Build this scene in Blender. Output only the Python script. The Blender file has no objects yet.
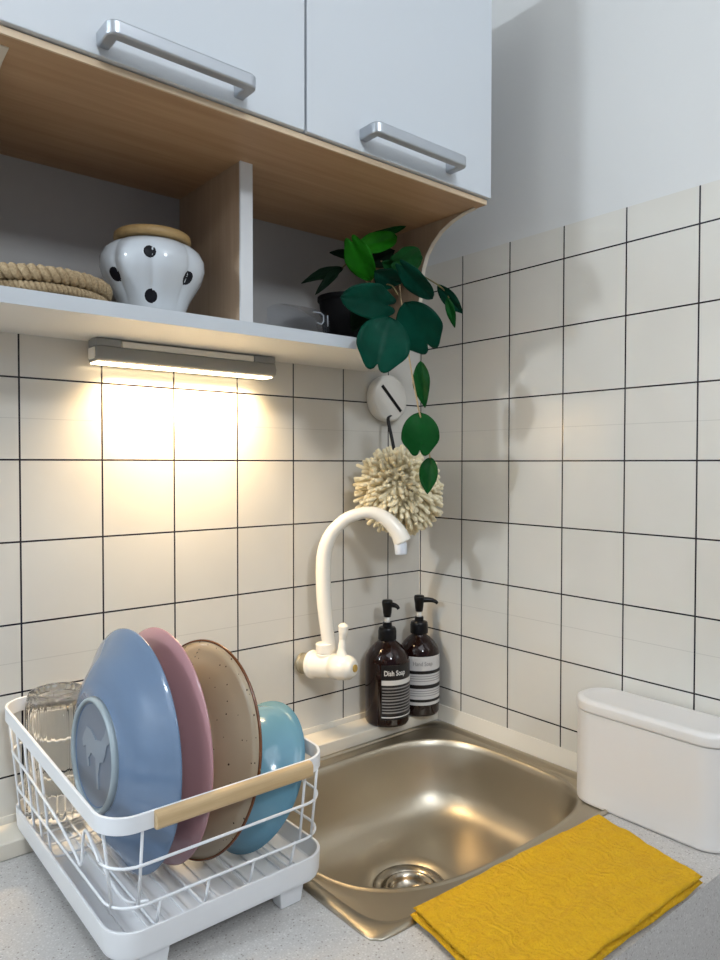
import bpy, bmesh, math, random
from mathutils import Vector, Matrix, noise, geometry
PI = math.pi
random.seed(7)
S = bpy.context.scene
COL = S.collection

# ------------------------------------------------------------ camera (solved from the tile grid)
CAM = Vector((-0.91018, -0.92806, -0.00387))
YAW, PIT, ROL, FPX = 0.6926, -0.0235, 0.0009, 711.94
Fd = Vector((math.sin(YAW)*math.cos(PIT), math.cos(YAW)*math.cos(PIT), math.sin(PIT)))
R0 = Vector((math.cos(YAW), -math.sin(YAW), 0)); U0 = R0.cross(Fd)
Rt = math.cos(ROL)*R0 + math.sin(ROL)*U0
Up = math.cos(ROL)*U0 - math.sin(ROL)*R0
cd = bpy.data.cameras.new('camera'); cam = bpy.data.objects.new('camera', cd); COL.objects.link(cam)
cd.sensor_width = 36; cd.lens = FPX/960*36; cd.clip_start = 0.01
m = Matrix((Rt, Up, -Fd)).transposed().to_4x4(); m.translation = CAM
cam.matrix_world = m
S.camera = cam

def on_plane(px, py, axis, v):
    d = Fd*FPX + Rt*(px-360) - Up*(py-480)
    return CAM + d*((v-CAM[axis])/d[axis])

# ------------------------------------------------------------ materials
MATS = {}
def mat(name, color, rough=.5, metal=0, **kw):
    if name in MATS: return MATS[name]
    M = bpy.data.materials.new(name); M.use_nodes = True
    b = M.node_tree.nodes['Principled BSDF']
    b.inputs['Base Color'].default_value = (*color, 1)
    b.inputs['Roughness'].default_value = rough
    b.inputs['Metallic'].default_value = metal
    for k, v in kw.items(): b.inputs[k.replace('_', ' ')].default_value = v
    MATS[name] = M
    return M
class N:
    def __init__(s, M): s.t = M.node_tree; s.b = s.t.nodes['Principled BSDF']
    def add(s, typ, **kw):
        n = s.t.nodes.new(typ)
        for k, v in kw.items(): setattr(n, k, v)
        return n
    def link(s, a, b): s.t.links.new(a, b)
    def coord(s, scale=(1, 1, 1), rot=(0, 0, 0), kind='Object'):
        c = s.add('ShaderNodeTexCoord'); mp = s.add('ShaderNodeMapping')
        mp.inputs['Scale'].default_value = scale; mp.inputs['Rotation'].default_value = rot
        s.link(c.outputs[kind], mp.inputs[0]); return mp.outputs[0]
    def noise(s, vec, scale, detail=3, rough=.5):
        n = s.add('ShaderNodeTexNoise'); n.inputs['Scale'].default_value = scale
        n.inputs['Detail'].default_value = detail; n.inputs['Roughness'].default_value = rough
        s.link(vec, n.inputs['Vector']); return n.outputs['Fac']
    def ramp(s, fac, stops):
        r = s.add('ShaderNodeValToRGB'); e = r.color_ramp.elements
        while len(e) < len(stops): e.new(.5)
        for i, (p, c) in enumerate(stops): e[i].position = p; e[i].color = (*c, 1)
        s.link(fac, r.inputs[0]); return r.outputs[0]
    def math(s, op, a, b=None, c=None):
        n = s.add('ShaderNodeMath', operation=op)
        for i, v in enumerate((a, b, c)):
            if v is None: continue
            if isinstance(v, (int, float)): n.inputs[i].default_value = v
            else: s.link(v, n.inputs[i])
        return n.outputs[0]
    def mix(s, fac, a, b):
        n = s.add('ShaderNodeMix', data_type='RGBA')
        for i, v in ((0, fac), (6, a), (7, b)):
            if isinstance(v, (int, float)): n.inputs[i].default_value = v
            elif isinstance(v, tuple): n.inputs[i].default_value = (*v, 1)
            else: s.link(v, n.inputs[i])
        return n.outputs[2]
    def bump(s, h, strength, dist=.001):
        n = s.add('ShaderNodeBump'); n.inputs['Strength'].default_value = strength
        n.inputs['Distance'].default_value = dist
        s.link(h, n.inputs['Height']); s.link(n.outputs[0], s.b.inputs['Normal'])

def wood(name, c1, c2, rough=.45, axis=0, scale=1.):
    M = mat(name, c1, rough); n = N(M)
    sc = [60*scale]*3; sc[axis] = 3.*scale
    v = n.coord(tuple(sc))
    f = n.noise(v, 1.6, 6, .6)
    n.link(n.ramp(f, [(.3, c1), (.7, c2)]), n.b.inputs['Base Color'])
    n.bump(f, .15, .0004)
    return M

T = 0.1
def tiled(name, along, offset, rows_short):
    """off-white glossy tile sheet with thin dark lines below z=.3475, painted plaster above; object space equals world space"""
    M = mat(name, (.66, .63, .57), .2); n = N(M)
    co = n.add('ShaderNodeTexCoord'); sep = n.add('ShaderNodeSeparateXYZ'); n.link(co.outputs['Object'], sep.inputs[0])
    h = sep.outputs[along]; z = sep.outputs[2]
    lw = .0011
    a = n.math('MULTIPLY', n.math('ADD', h, offset), -1/T)          # vertical lines
    a = n.math('ABSOLUTE', n.math('SUBTRACT', n.math('FRACT', n.math('ADD', a, .5)), .5))
    la = n.math('LESS_THAN', a, lw/T)
    hz = .0998
    if rows_short:                                                   # one row under z=-2 tiles is cut shorter
        up = n.math('GREATER_THAN', z, -.245)
        sh = n.math('ADD', z, n.math('MULTIPLY', n.math('SUBTRACT', 1, up), -.16*hz))
        cut = sh
    else: cut = z
    bz = n.math('DIVIDE', cut, hz)
    bz = n.math('ABSOLUTE', n.math('SUBTRACT', n.math('FRACT', n.math('ADD', bz, 100.5)), .5))
    lb = n.math('LESS_THAN', bz, lw/T)
    if rows_short:
        pass
    line = n.math('MAXIMUM', la, lb)
    insheet = n.math('MULTIPLY', n.math('LESS_THAN', z, .3475), n.math('GREATER_THAN', z, -.4308))
    # horizontal lines stop at the top row; top edge strip has only vertical lines
    line = n.math('MULTIPLY', line, insheet)
    # faint sheet seams
    seam = None
    for zs in (-.2465, .0505):
        q = n.math('LESS_THAN', n.math('ABSOLUTE', n.math('SUBTRACT', z, zs)), .0005)
        seam = q if seam is None else n.math('MAXIMUM', seam, q)
    v = n.coord()
    nz = n.noise(v, 6, 3)
    tile = n.ramp(nz, [(.3, (.62, .595, .54)), (.7, (.67, .645, .59))])
    tile = n.mix(n.math('MULTIPLY', seam, .35), tile, (.35, .33, .30))
    c = n.mix(insheet, (.62, .62, .61), tile)
    c = n.mix(line, c, (.012, .010, .018))
    n.link(c, n.b.inputs['Base Color'])
    wob = n.noise(v, 14, 2)
    n.link(n.math('ADD', n.math('MULTIPLY', insheet, -.48), .6), n.b.inputs['Roughness'])
    n.bump(wob, .12, .002)
    return M

# ------------------------------------------------------------ mesh helpers
def obj(name, bm, m=None, parent=None, smooth=False, bevel=0, seg=2, sub=0, recalc=True):
    me = bpy.data.meshes.new(name)
    if recalc: bmesh.ops.recalc_face_normals(bm, faces=bm.faces)
    bm.to_mesh(me); bm.free()
    if m: me.materials.append(m)
    if smooth:
        for p in me.polygons: p.use_smooth = True
    o = bpy.data.objects.new(name, me); COL.objects.link(o)
    if parent: o.parent = parent
    if bevel:
        b = o.modifiers.new('b', 'BEVEL'); b.width = bevel; b.segments = seg; b.limit_method = 'ANGLE'; b.angle_limit = math.radians(40)
        if not smooth:
            for p in me.polygons: p.use_smooth = True
        w = o.modifiers.new('w', 'WEIGHTED_NORMAL'); w.keep_sharp = False
    if sub:
        b = o.modifiers.new('s', 'SUBSURF'); b.levels = sub; b.render_levels = sub
    return o
def thing(name, label, cat, loc=(0, 0, 0), group=None):
    o = bpy.data.objects.new(name, None); COL.objects.link(o); o.location = loc
    o.empty_display_size = .02
    return tag(o, label, cat, group)
def tag(o, label, cat, group=None):
    o['label'] = label; o['category'] = cat
    if group: o['group'] = group
    return o
def struct(name, bm, m, **k):
    o = obj(name, bm, m, **k); o['kind'] = 'structure'; return o
def box(bm, x0, y0, z0, x1, y1, z1):
    r = bmesh.ops.create_cube(bm, size=1)
    for v in r['verts']:
        v.co = Vector(((x0+x1)/2+v.co.x*(x1-x0), (y0+y1)/2+v.co.y*(y1-y0), (z0+z1)/2+v.co.z*(z1-z0)))
    return r['verts']
def B(*a):
    bm = bmesh.new(); box(bm, *a); return bm
def lathe(prof, n=64, bm=None, fn=None, closed=False):
    """prof: (r, z) list; about Z. fn(angle, r, z)->r"""
    bm = bm or bmesh.new(); rings = []
    for r, z in prof:
        if r < 1e-6: rings.append([bm.verts.new((0, 0, z))])
        else:
            ring = []
            for i in range(n):
                t = 2*PI*i/n; rr = fn(t, r, z) if fn else r
                ring.append(bm.verts.new((rr*math.cos(t), rr*math.sin(t), z)))
            rings.append(ring)
    pairs = list(zip(rings, rings[1:]))
    if closed: pairs.append((rings[-1], rings[0]))
    for a, b in pairs:
        if len(a) == 1 and len(b) == 1: continue
        for i in range(n):
            j = (i+1) % n
            if len(a) == 1: bm.faces.new((a[0], b[i], b[j]))
            elif len(b) == 1: bm.faces.new((a[i], a[j], b[0]))
            else: bm.faces.new((a[i], a[j], b[j], b[i]))
    return bm
def catmull(P, k=8, closed=False):
    P = [Vector(p) for p in P]; out = []
    n = len(P); rng = range(n if closed else n-1)
    for i in rng:
        p0 = P[(i-1) % n] if closed or i > 0 else P[0]*2-P[1]
        p1 = P[i]; p2 = P[(i+1) % n]
        p3 = P[(i+2) % n] if closed or i+2 < n else P[-1]*2-P[-2]
        for j in range(k):
            t = j/k
            out.append(.5*((2*p1)+(p2-p0)*t+(2*p0-5*p1+4*p2-p3)*t*t+(3*p1-p0-3*p2+p3)*t**3))
    if not closed: out.append(P[-1])
    return out
def tube(bm, P, r, n=10, closed=False, cap=True, flat=1.):
    P = [Vector(p) for p in P]; N_ = len(P)
    rad = r if callable(r) else (lambda s: r)
    rings = []; prev = None
    for i, p in enumerate(P):
        if closed: d = P[(i+1) % N_]-P[i-1]
        else: d = P[min(i+1, N_-1)]-P[max(i-1, 0)]
        if d.length < 1e-9: d = Vector((0, 0, 1))
        d.normalize()
        if prev is None:
            ref = Vector((0, 0, 1)) if abs(d.z) < .9 else Vector((1, 0, 0))
            a = d.cross(ref).normalized()
        else:
            a = prev - d*prev.dot(d); a = a.normalized() if a.length > 1e-6 else d.orthogonal().normalized()
        prev = a; b = d.cross(a)
        rr = rad(i/max(1, N_-1))
        rings.append([bm.verts.new(p + a*(rr*math.cos(2*PI*k/n)) + b*(rr*flat*math.sin(2*PI*k/n))) for k in range(n)])
    for i in range(N_ if closed else N_-1):
        A, Bq = rings[i], rings[(i+1) % N_]
        for k in range(n): bm.faces.new((A[k], A[(k+1) % n], Bq[(k+1) % n], Bq[k]))
    if cap and not closed: bm.faces.new(rings[0][::-1]); bm.faces.new(rings[-1])
    return bm
def fillet(P, r, k=6, closed=False):
    P = [Vector(p) for p in P]; out = []; n = len(P)
    for i, p in enumerate(P):
        if not closed and i in (0, n-1): out.append(p); continue
        a = P[i-1]-p; b = P[(i+1) % n]-p
        rr = min(r, a.length*.49, b.length*.49)
        s, e = p+a.normalized()*rr, p+b.normalized()*rr
        for j in range(k+1):
            t = j/k; out.append(s*(1-t)**2 + p*2*t*(1-t) + e*t*t)
    return out
def prism(poly, axis, a, b, bm=None):
    """poly in the plane across `axis` -> extruded from a to b"""
    bm = bm or bmesh.new()
    def P(u, v, w): return [(w, u, v), (u, w, v), (u, v, w)][axis]
    A = [bm.verts.new(P(u, v, a)) for u, v in poly]; C = [bm.verts.new(P(u, v, b)) for u, v in poly]
    n = len(poly)
    bm.faces.new(A); bm.faces.new(C[::-1])
    for i in range(n): bm.faces.new((A[i], A[(i+1) % n], C[(i+1) % n], C[i]))
    return bm
def rrect(x0, y0, x1, y1, r, k=8):
    out = []
    for cx, cy, a0 in ((x1-r, y1-r, 0), (x0+r, y1-r, PI/2), (x0+r, y0+r, PI), (x1-r, y0+r, 1.5*PI)):
        for j in range(k+1):
            t = a0+PI/2*j/k; out.append((cx+r*math.cos(t), cy+r*math.sin(t)))
    return out
def xf(bm, M):
    bmesh.ops.transform(bm, matrix=M, verts=bm.verts); return bm

# ------------------------------------------------------------ colours
white_paint = mat('white_paint', (.72, .72, .70), .6)
door_white = mat('door_white', (.60, .64, .68), .32)
panel_grey = mat('panel_grey', (.42, .41, .40), .5)
shelf_white = mat('shelf_white', (.70, .70, .68), .45)
oak = wood('oak_laminate', (.39, .235, .12), (.50, .32, .18), .42, 0)
oak_edge = wood('oak_edge', (.62, .47, .31), (.70, .55, .38), .45, 0)
oak_v = wood('oak_vertical', (.35, .245, .16), (.43, .31, .21), .45, 2)
nickel = mat('satin_nickel', (.46, .49, .53), .34, .75)
steel = mat('brushed_steel', (.47, .42, .335), .36, 1.)
n_ = N(steel); v_ = n_.coord((4, 4, 60)); f_ = n_.noise(n_.coord(), 180, 4)
n_.link(n_.math('ADD', n_.math('MULTIPLY', f_, .05), .36), n_.b.inputs['Roughness'])
plastic = mat('white_plastic', (.76, .74, .70), .28)
cool_plastic = mat('white_coated_wire', (.74, .76, .79), .32)
tray_plastic = mat('white_tray_plastic', (.70, .71, .73), .38)
rack_wood = wood('pale_wood', (.44, .30, .15), (.60, .44, .25), .5, 0, 1.6)
black_plastic = mat('black_plastic', (.003, .003, .004), .3, Specular_IOR_Level=.3)

# quartz worktop
quartz = mat('speckled_quartz', (.50, .49, .48), .35); n_ = N(quartz)
v_ = n_.coord()
vo = n_.add('ShaderNodeTexVoronoi'); vo.inputs['Scale'].default_value = 430; n_.link(v_, vo.inputs['Vector'])
pick = n_.add('ShaderNodeSeparateColor'); n_.link(vo.outputs['Color'], pick.inputs[0])
dark = n_.math('MULTIPLY', n_.math('LESS_THAN', pick.outputs[0], .10), n_.math('LESS_THAN', vo.outputs['Distance'], .42))
lite = n_.math('MULTIPLY', n_.math('GREATER_THAN', pick.outputs[0], .80), n_.math('LESS_THAN', vo.outputs['Distance'], .5))
base = n_.ramp(n_.noise(v_, 600, 3), [(.3, (.41, .395, .38)), (.7, (.52, .505, .49))])
base = n_.mix(n_.math('MULTIPLY', dark, .7), base, (.20, .17, .15))
base = n_.mix(n_.math('MULTIPLY', lite, .3), base, (.74, .73, .71))
n_.link(base, n_.b.inputs['Base Color'])

# ------------------------------------------------------------ room
FZ, CZ = -1.357, 1.30
tile_b = tiled('tile_sheet_back', 0, .07625, True)
tile_r = tiled('tile_sheet_right', 1, .10363, False)
struct('wall_back', B(-3.1, 0, FZ, .1, .1, CZ), tile_b)
struct('wall_right', B(0, -3.2, FZ, .1, 0, CZ), tile_r)
struct('wall_left', B(-3.2, -3.2, FZ, -3.1, .1, CZ), white_paint)
flo = wood('floor_boards', (.30, .20, .12), (.40, .28, .18), .5, 0, .3)
struct('floor', B(-3.2, -3.3, FZ-.05, .1, .1, FZ), flo)
struct('ceiling', B(-3.2, -3.3, CZ, .1, .1, CZ+.05), white_paint)
# painted skim strip between the tile sheet and the worktop
bm = prism([(0, -.4305), (-.0025, -.4305), (-.0065, -.4565), (0, -.4565)], 0, -1.6, 0)
struct('trim_1', bm, mat('caulk', (.72, .68, .60), .45))
bm = prism([(0, -.4305), (-.002, -.4305), (-.0055, -.4565), (0, -.4565)], 1, -1.2, -.0066)
struct('trim_2', bm, MATS['caulk'])

# ------------------------------------------------------------ worktop
CT, CF = -.457, -.5845
SX0, SX1, SY0, SY1 = -.462, -.036, -.412, -.075     # sink cut-out
bm = bmesh.new()
box(bm, -1.6, CF, -.60, -.0, SY0, CT); box(bm, -1.6, SY1, -.60, 0, 0, CT)
box(bm, -1.6, SY0, -.60, SX0, SY1, CT); box(bm, SX1, SY0, -.60, 0, SY1, CT)
bmesh.ops.remove_doubles(bm, verts=bm.verts, dist=1e-5)
w = obj('kitchen_worktop', bm, quartz)
tag(w, 'pale grey speckled stone worktop around the steel sink', 'worktop')
# raised ledge along the back wall
lg = obj('stone_ledge', B(-1.6, -.055, CT, -.0056, -.0066, -.437), mat('ledge_cream', (.66, .61, .52), .3), bevel=.002)
tag(lg, 'narrow cream ledge at the foot of the tiled back wall, carrying the dark bottles', 'ledge')
# base cabinet under the worktop
bc = thing('base_cabinet', 'white base cabinet below the speckled worktop', 'cabinet', (-.8, -.30, FZ))
def loc_child(o, p): o.location = -Vector(p.location); return o
cm = bmesh.new()
box(cm, -1.58, -.54, FZ+.10, -1.562, -.02, -.601); box(cm, -.022, -.54, FZ+.10, -.004, -.02, -.601)
box(cm, -1.562, -.54, FZ+.10, -.022, -.02, FZ+.118)
loc_child(obj('carcass', cm, white_paint, bc), bc)
loc_child(obj('plinth', B(-1.58, -.50, FZ, -.004, -.48, FZ+.0995), panel_grey, bc), bc)
for i in range(3):
    x0 = -1.578+i*.525
    d = loc_child(obj('door', B(x0+.002, -.560, FZ+.12, x0+.521, -.5415, -.604), door_white, bc, bevel=.001), bc)

# ------------------------------------------------------------ sink
sink = thing('kitchen_sink', 'brushed stainless steel sink set into the speckled worktop', 'sink', (-.24, -.235, CT))
def sup(cx, cy, a, b, e, t):
    c, s = math.cos(t), math.sin(t)
    return (cx+a*math.copysign(abs(c)**(2/e), c), cy+b*math.copysign(abs(s)**(2/e), s))
def ring_pts(cx, cy, a, b, e, z, n=160):
    # direction-based superellipse so every ring lines up
    out = []
    e0 = e
    for i in range(n):
        t = 2*PI*(i+.5)/n; c, s = math.cos(t), math.sin(t)
        if 3 < e0 < 5: e = e0+.9*c*max(0, -s)
        k = (abs(c/a)**e+abs(s/b)**e)**(-1/e)
        out.append((cx+k*c, cy+k*s, z))
    return out
fx0, fx1, fy0, fy1 = -.4795, -.0085, -.4325, -.0575
fcx, fcy, fa, fb = (fx0+fx1)/2, (fy0+fy1)/2, (fx1-fx0)/2, (fy1-fy0)/2
bcx, bcy, ba, bb = -.2445, -.2475, .207, .1635
dcx, dcy = -.2445, -.2335
zt = CT+.0022
R = [(fcx, fcy, fa, fb, 30, CT+.0002), (fcx, fcy, fa, fb, 30, zt-.0004), (fcx, fcy, fa-.0006, fb-.0006, 30, zt),
     (fcx, fcy, fa-.0015, fb-.0012, 26, zt+.0006), (fcx, fcy, fa-.0045, fb-.0025, 20, zt+.0017), (fcx, fcy, fa-.0085, fb-.0040, 15, zt+.0021), (fcx, fcy, fa-.0125, fb-.0055, 12, zt+.0015), (fcx, fcy, fa-.0155, fb-.0065, 11, zt+.0002), (fcx, fcy, fa-.0175, fb-.0077, 10, zt-.0016), (fcx, fcy, fa-.0182, fb-.0084, 10, zt-.0019), (fcx, fcy, fa-.0190, fb-.0090, 9.5, zt-.0019), (bcx, bcy, ba+.0045, bb+.0045, 3.35, zt-.0019),
     (bcx, bcy, ba+.0045, bb+.0035, 3.35, zt-.0020), (bcx, bcy, ba+.002, bb+.002, 3.35, zt-.0006), (bcx, bcy, ba-.001, bb-.001, 3.35, zt-.0006), (bcx, bcy, ba-.0035, bb-.0035, 3.35, zt-.0030),
     (bcx, bcy, ba-.006, bb-.006, 3.35, zt-.012), (bcx, bcy, ba-.012, bb-.012, 3.35, zt-.045), (bcx, bcy, ba-.018, bb-.018, 3.35, zt-.075),
     (bcx, bcy, ba-.027, bb-.026, 3.3, zt-.094), (bcx, bcy, ba-.042, bb-.038, 3.2, zt-.107), (bcx, bcy, ba-.062, bb-.055, 3.1, zt-.114),
     (dcx, dcy, .11, .09, 2.8, zt-.119), (dcx, dcy, .07, .066, 2.3, zt-.1225), (dcx, dcy, .052, .052, 2, zt-.1245), (dcx, dcy, .050, .050, 2, zt-.1275), (dcx, dcy, .046, .046, 2, zt-.1285)]
bm = bmesh.new(); rings = []
for r in R: rings.append([bm.verts.new(p) for p in ring_pts(*r)])
for a, b in zip(rings, rings[1:]):
    n = len(a)
    for i in range(n): bm.faces.new((a[i], a[(i+1) % n], b[(i+1) % n], b[i]))
loc_child(obj('basin', bm, steel, sink, smooth=True, recalc=False), sink)
bpy.context.view_layer.update()
zd = zt-.1285
dr = [(.0495, zd+.0035), (.0485, zd+.0045), (.046, zd+.0035), (.041, zd+.0015), (.038, zd-.001), (.037, zd-.006), (.0355, zd-.0065), (.0345, zd-.002), (.033, zd+.0035), (.031, zd+.0035), (.029, zd-.004), (.024, zd-.012), (.012, zd-.014), (0, zd-.014)]
loc_child(obj('drain_strainer', xf(lathe(dr), Matrix.Translation((dcx, dcy, 0))), mat('drain_steel', (.34, .30, .24), .24, 1.), sink, smooth=True), sink)
bm = lathe([(.037, zd-.0085), (.037, zd-.016), (0, zd-.017)], 48); xf(bm, Matrix.Translation((dcx, dcy, 0)))
loc_child(obj('drain_pipe', bm, mat('dark_drain', (.10, .075, .045), .35, .6), sink, smooth=True), sink)

# ------------------------------------------------------------ wall cabinet
CX0, CX1, CB, CTOP, CD = -.760, -.125, .3595, .700, -.251
cab = thing('wall_cabinet', 'white two-door wall cabinet with an open oak shelf below', 'cabinet', (-.4425, 0, .152))
def part(name, bm, m, **k): return loc_child(obj(name, bm, m, cab, **k), cab)
bm = bmesh.new(); box(bm, CX0, CD, .366, CX0+.016, 0, CTOP); box(bm, CX1-.016, CD, .366, CX1, 0, CTOP)
box(bm, CX0+.016, CD, CTOP-.016, CX1-.016, 0, CTOP); box(bm, CX0+.016, -.008, .366, CX1-.016, 0, CTOP-.016)
part('carcass', bm, door_white)
part('bottom_panel', B(CX0, -.262, CB, -.1285, 0, .3659), oak)
part('edge_strip', B(CX0, -.2645, CB, -.1285, -.262, .3659), oak_edge)
part('back_panel', B(CX0+.016, -.0065, .168, -.1352, 0, CB), panel_grey)
sh_r = catmull([(-.290, -.1715, 0), (-.250, -.1600, 0), (-.210, -.1350, 0), (-.170, -.1020, 0), (-.126, -.0640, 0)], 6)
sh = [(CX0+.001, 0), (CX0+.001, -.1715)]+[(p.x, p.y) for p in sh_r]+[(CX1-.001, 0)]
part('shelf', prism(sh, 2, .152, .168), shelf_white, bevel=.0006)
part('shelf_edge', B(CX0+.001, -.1722, .152, -.2905, -.1716, .168), mat('shelf_edge_band', (.56, .60, .64), .35))
# side panels with a concave C-shaped front
prof = [(-.246, .3594), (-.225, .3575), (-.202, .352), (-.180, .3425), (-.163, .329), (-.150, .313), (-.1425, .295), (-.139, .277), (-.138, .255),
        (-.1395, .235), (-.143, .215), (-.150, .195), (-.161, .178), (-.1705, .1682)]
prof_l = prof
prof_r = prof[:8]+[(-.1370, .255), (-.1320, .235), (-.1245, .215), (-.1100, .195), (-.0860, .178), (-.0650, .1682)]
for x0, tk, prof in ((CX0, .016, prof_l), (-.1350, .0065, prof_r)):
    poly = [(0, .3594)]+prof+[(0, .1682)]
    sp = part('side_panel', prism(poly, 0, x0, x0+tk), oak_v)
    bm = bmesh.new(); n = len(prof)
    for k in range(n-1):
        y0, z0 = prof[k]; y1, z1 = prof[k+1]
        d = Vector((y1-y0, z1-z0)).normalized(); nx, nz = -d.y*.0011, d.x*.0011   # outward (towards -y)
        if nx > 0: nx, nz = -nx, -nz
        q = [bm.verts.new(p) for p in ((x0-.0003, y0, z0), (x0+tk+.0003, y0, z0), (x0+tk+.0003, y1, z1), (x0-.0003, y1, z1),
                                       (x0-.0003, y0+nx, z0+nz), (x0+tk+.0003, y0+nx, z0+nz), (x0+tk+.0003, y1+nx, z1+nz), (x0-.0003, y1+nx, z1+nz))]
        for f in ((0, 1, 2, 3), (7, 6, 5, 4), (0, 4, 5, 1), (1, 5, 6, 2), (2, 6, 7, 3), (3, 7, 4, 0)): bm.faces.new([q[i] for i in f])
    e = obj('edge_band', bm, mat('pale_edge_band', (.66, .60, .50), .4), sp)
part('divider', B(-.4695, -.168, .1682, -.4525, -.0066, CB), oak_v)
part('divider_edge', B(-.4695, -.1712, .1682, -.4525, -.1682, CB), mat('white_edge_band', (.66, .68, .70), .4))
def bar_handle(xa, xb, z, door):
    """squared bridge handle: bar along X with two feet"""
    bm = bmesh.new(); y0 = -.2702; yb = -.301; h = .0068
    path = fillet([(xa+.006, y0, z), (xa+.006, yb+.006, z), (xb-.006, yb+.006, z), (xb-.006, y0, z)], .0045, 5)
    prof = rrect(-.0060, -h, .0060, h, .0022, 3)
    rings = []
    for i, p in enumerate(path):
        d = (path[min(i+1, len(path)-1)]-path[max(i-1, 0)]).normalized()
        a = Vector((0, 0, 1)).cross(d).normalized()
        rings.append([bm.verts.new(p+a*u+Vector((0, 0, v))) for u, v in prof])
    k = len(prof)
    for A, C in zip(rings, rings[1:]):
        for i in range(k): bm.faces.new((A[i], A[(i+1) % k], C[(i+1) % k], C[i]))
    bm.faces.new(rings[0]); bm.faces.new(rings[-1][::-1])
    return obj('handle', bm, nickel, door, smooth=False, bevel=.0006)
for x0, x1, hx0, hx1, hz in ((-.7575, -.4445, -.676, -.5225, .3815), (-.4415, -.1255, -.3655, -.2060, .3865)):
    d = part('door', B(x0, -.270, .3672, x1, -.2515, CTOP+.002), door_white, bevel=.0012)
    h = bar_handle(hx0, hx1, hz, d)

# ------------------------------------------------------------ under-shelf lamp
lamp = thing('under_shelf_lamp', 'grey bar lamp glowing warm white under the open shelf', 'lamp', (-.468, -.030, .1515))
lp = [(-.014, .1415), (-.014, .126), (-.017, .1225), (-.041, .1225), (-.045, .1255), (-.046, .132), (-.043, .1415)]
loc_child(obj('housing', prism(lp, 0, -.598, -.337), mat('lamp_grey', (.27, .27, .26), .45), lamp, bevel=.001), lamp)
bm = bmesh.new()
prof_end = [(-.014, .1416), (-.043, .1416), (-.043, .1514), (-.014, .1514)]
prism(prof_end, 0, -.598, -.566, bm)
loc_child(obj('mounting_block', bm, MATS['lamp_grey'], lamp, bevel=.001), lamp)
loc_child(obj('mounting_block', prism(prof_end, 0, -.372, -.337), MATS['lamp_grey'], lamp, bevel=.001), lamp)
loc_child(obj('magnet_plate', prism([(-.016, .1417), (-.0425, .1417), (-.0425, .1500), (-.016, .1500)], 0, -.565, -.373), mat('cream_plastic', (.85, .80, .70), .4), lamp, bevel=.001), lamp)
loc_child(obj('end_cap', prism([(-.018, .1400), (-.018, .1280), (-.021, .1260), (-.037, .1260), (-.041, .1290), (-.039, .1400)], 0, -.5996, -.5981), MATS['cream_plastic'], lamp, bevel=.0004), lamp)
glow = bpy.data.materials.new('warm_led'); glow.use_nodes = True
gb = glow.node_tree.nodes['Principled BSDF']; gb.inputs['Base Color'].default_value = (.9, .85, .7, 1)
gb.inputs['Emission Color'].default_value = (1, .77, .47, 1); gb.inputs['Emission Strength'].default_value = 9
loc_child(obj('diffuser', prism([(-.0175, .1224), (-.0185, .1205), (-.040, .1205), (-.0415, .1224)], 0, -.597, -.341), glow, lamp, bevel=.0008), lamp)

# ------------------------------------------------------------ jar
porcelain = mat('white_porcelain', (.56, .60, .64), .12)
jx, jy, jz = -.5530, -.1085, .1681
jar = thing('lidded_jar', 'white lobed ceramic jar with black dots and wooden lid on the open shelf', 'jar', (jx, jy, jz))
JP = [(0, .0), (.034, 0), (.0365, .002), (.0385, .010), (.0435, .022), (.0510, .034), (.0580, .045), (.0620, .056), (.0615, .067), (.0565, .077), (.0490, .0835), (.0420, .0865), (.0395, .088), (.0380, .087), (0, .086)]
def lobes(t, r, z):
    w = max(0, min(1, (z-.004)/.03))*max(0, min(1, (.089-z)/.02))
    c = abs(math.sin(4*(t+.42)))
    return r*(1-.09*w*(1-c**.55))
def jar_r(z):
    for (r0, z0), (r1, z1) in zip(JP[1:], JP[2:]):
        if z0 <= z <= z1 and z1 > z0: return r0+(r1-r0)*(z-z0)/(z1-z0)
    return .03
obj('jar_body', lathe([(r, z) for r, z in JP], 160, fn=lobes), porcelain, jar, smooth=True)
lid = obj('lid', lathe([(0, .0860), (.0415, .0890), (.0440, .0905), (.0448, .094), (.0440, .0985), (.0415, .1005), (0, .1010)], 64), wood('lid_wood', (.33, .21, .08), (.45, .30, .13), .5, 0, 1.5), jar, smooth=True)
dotm = mat('black_glaze', (.006, .006, .010), .5, Specular_IOR_Level=.2)
for px, py in ((150, 251), (115, 274), (187, 278), (151, 296)):
    # find the point on the jar the camera sees
    d = (on_plane(px, py, 1, 0)-CAM).normalized(); best = None
    for k in range(6000):
        s = .6+k*.0001; p = CAM+d*s-Vector((jx, jy, jz)); rr = math.hypot(p.x, p.y)
        if 0 < p.z < .087 and rr < lobes(math.atan2(p.y, p.x), jar_r(p.z), p.z): best = p; break
    if best is None: continue
    t0, z0 = math.atan2(best.y, best.x), best.z
    bm = bmesh.new(); c = None; rings = []
    for q in range(5):
        rad = .0078*q/4; row = []
        for k in range(20 if q else 1):
            a = 2*PI*k/20; zz = z0+rad*math.sin(a)*1.05; r_ = jar_r(zz); tt = t0+rad*math.cos(a)/r_
            rr = lobes(tt, r_, zz)+.0004-(.0006 if q == 4 else 0)
            row.append(bm.verts.new((rr*math.cos(tt), rr*math.sin(tt), zz)))
        rings.append(row)
    for k in range(20): bm.faces.new((rings[0][0], rings[1][k], rings[1][(k+1) % 20]))
    for a, b in zip(rings[1:], rings[2:]):
        for k in range(20): bm.faces.new((a[k], b[k], b[(k+1) % 20], a[(k+1) % 20]))
    obj('painted_dot', bm, dotm, jar, smooth=True)

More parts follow.
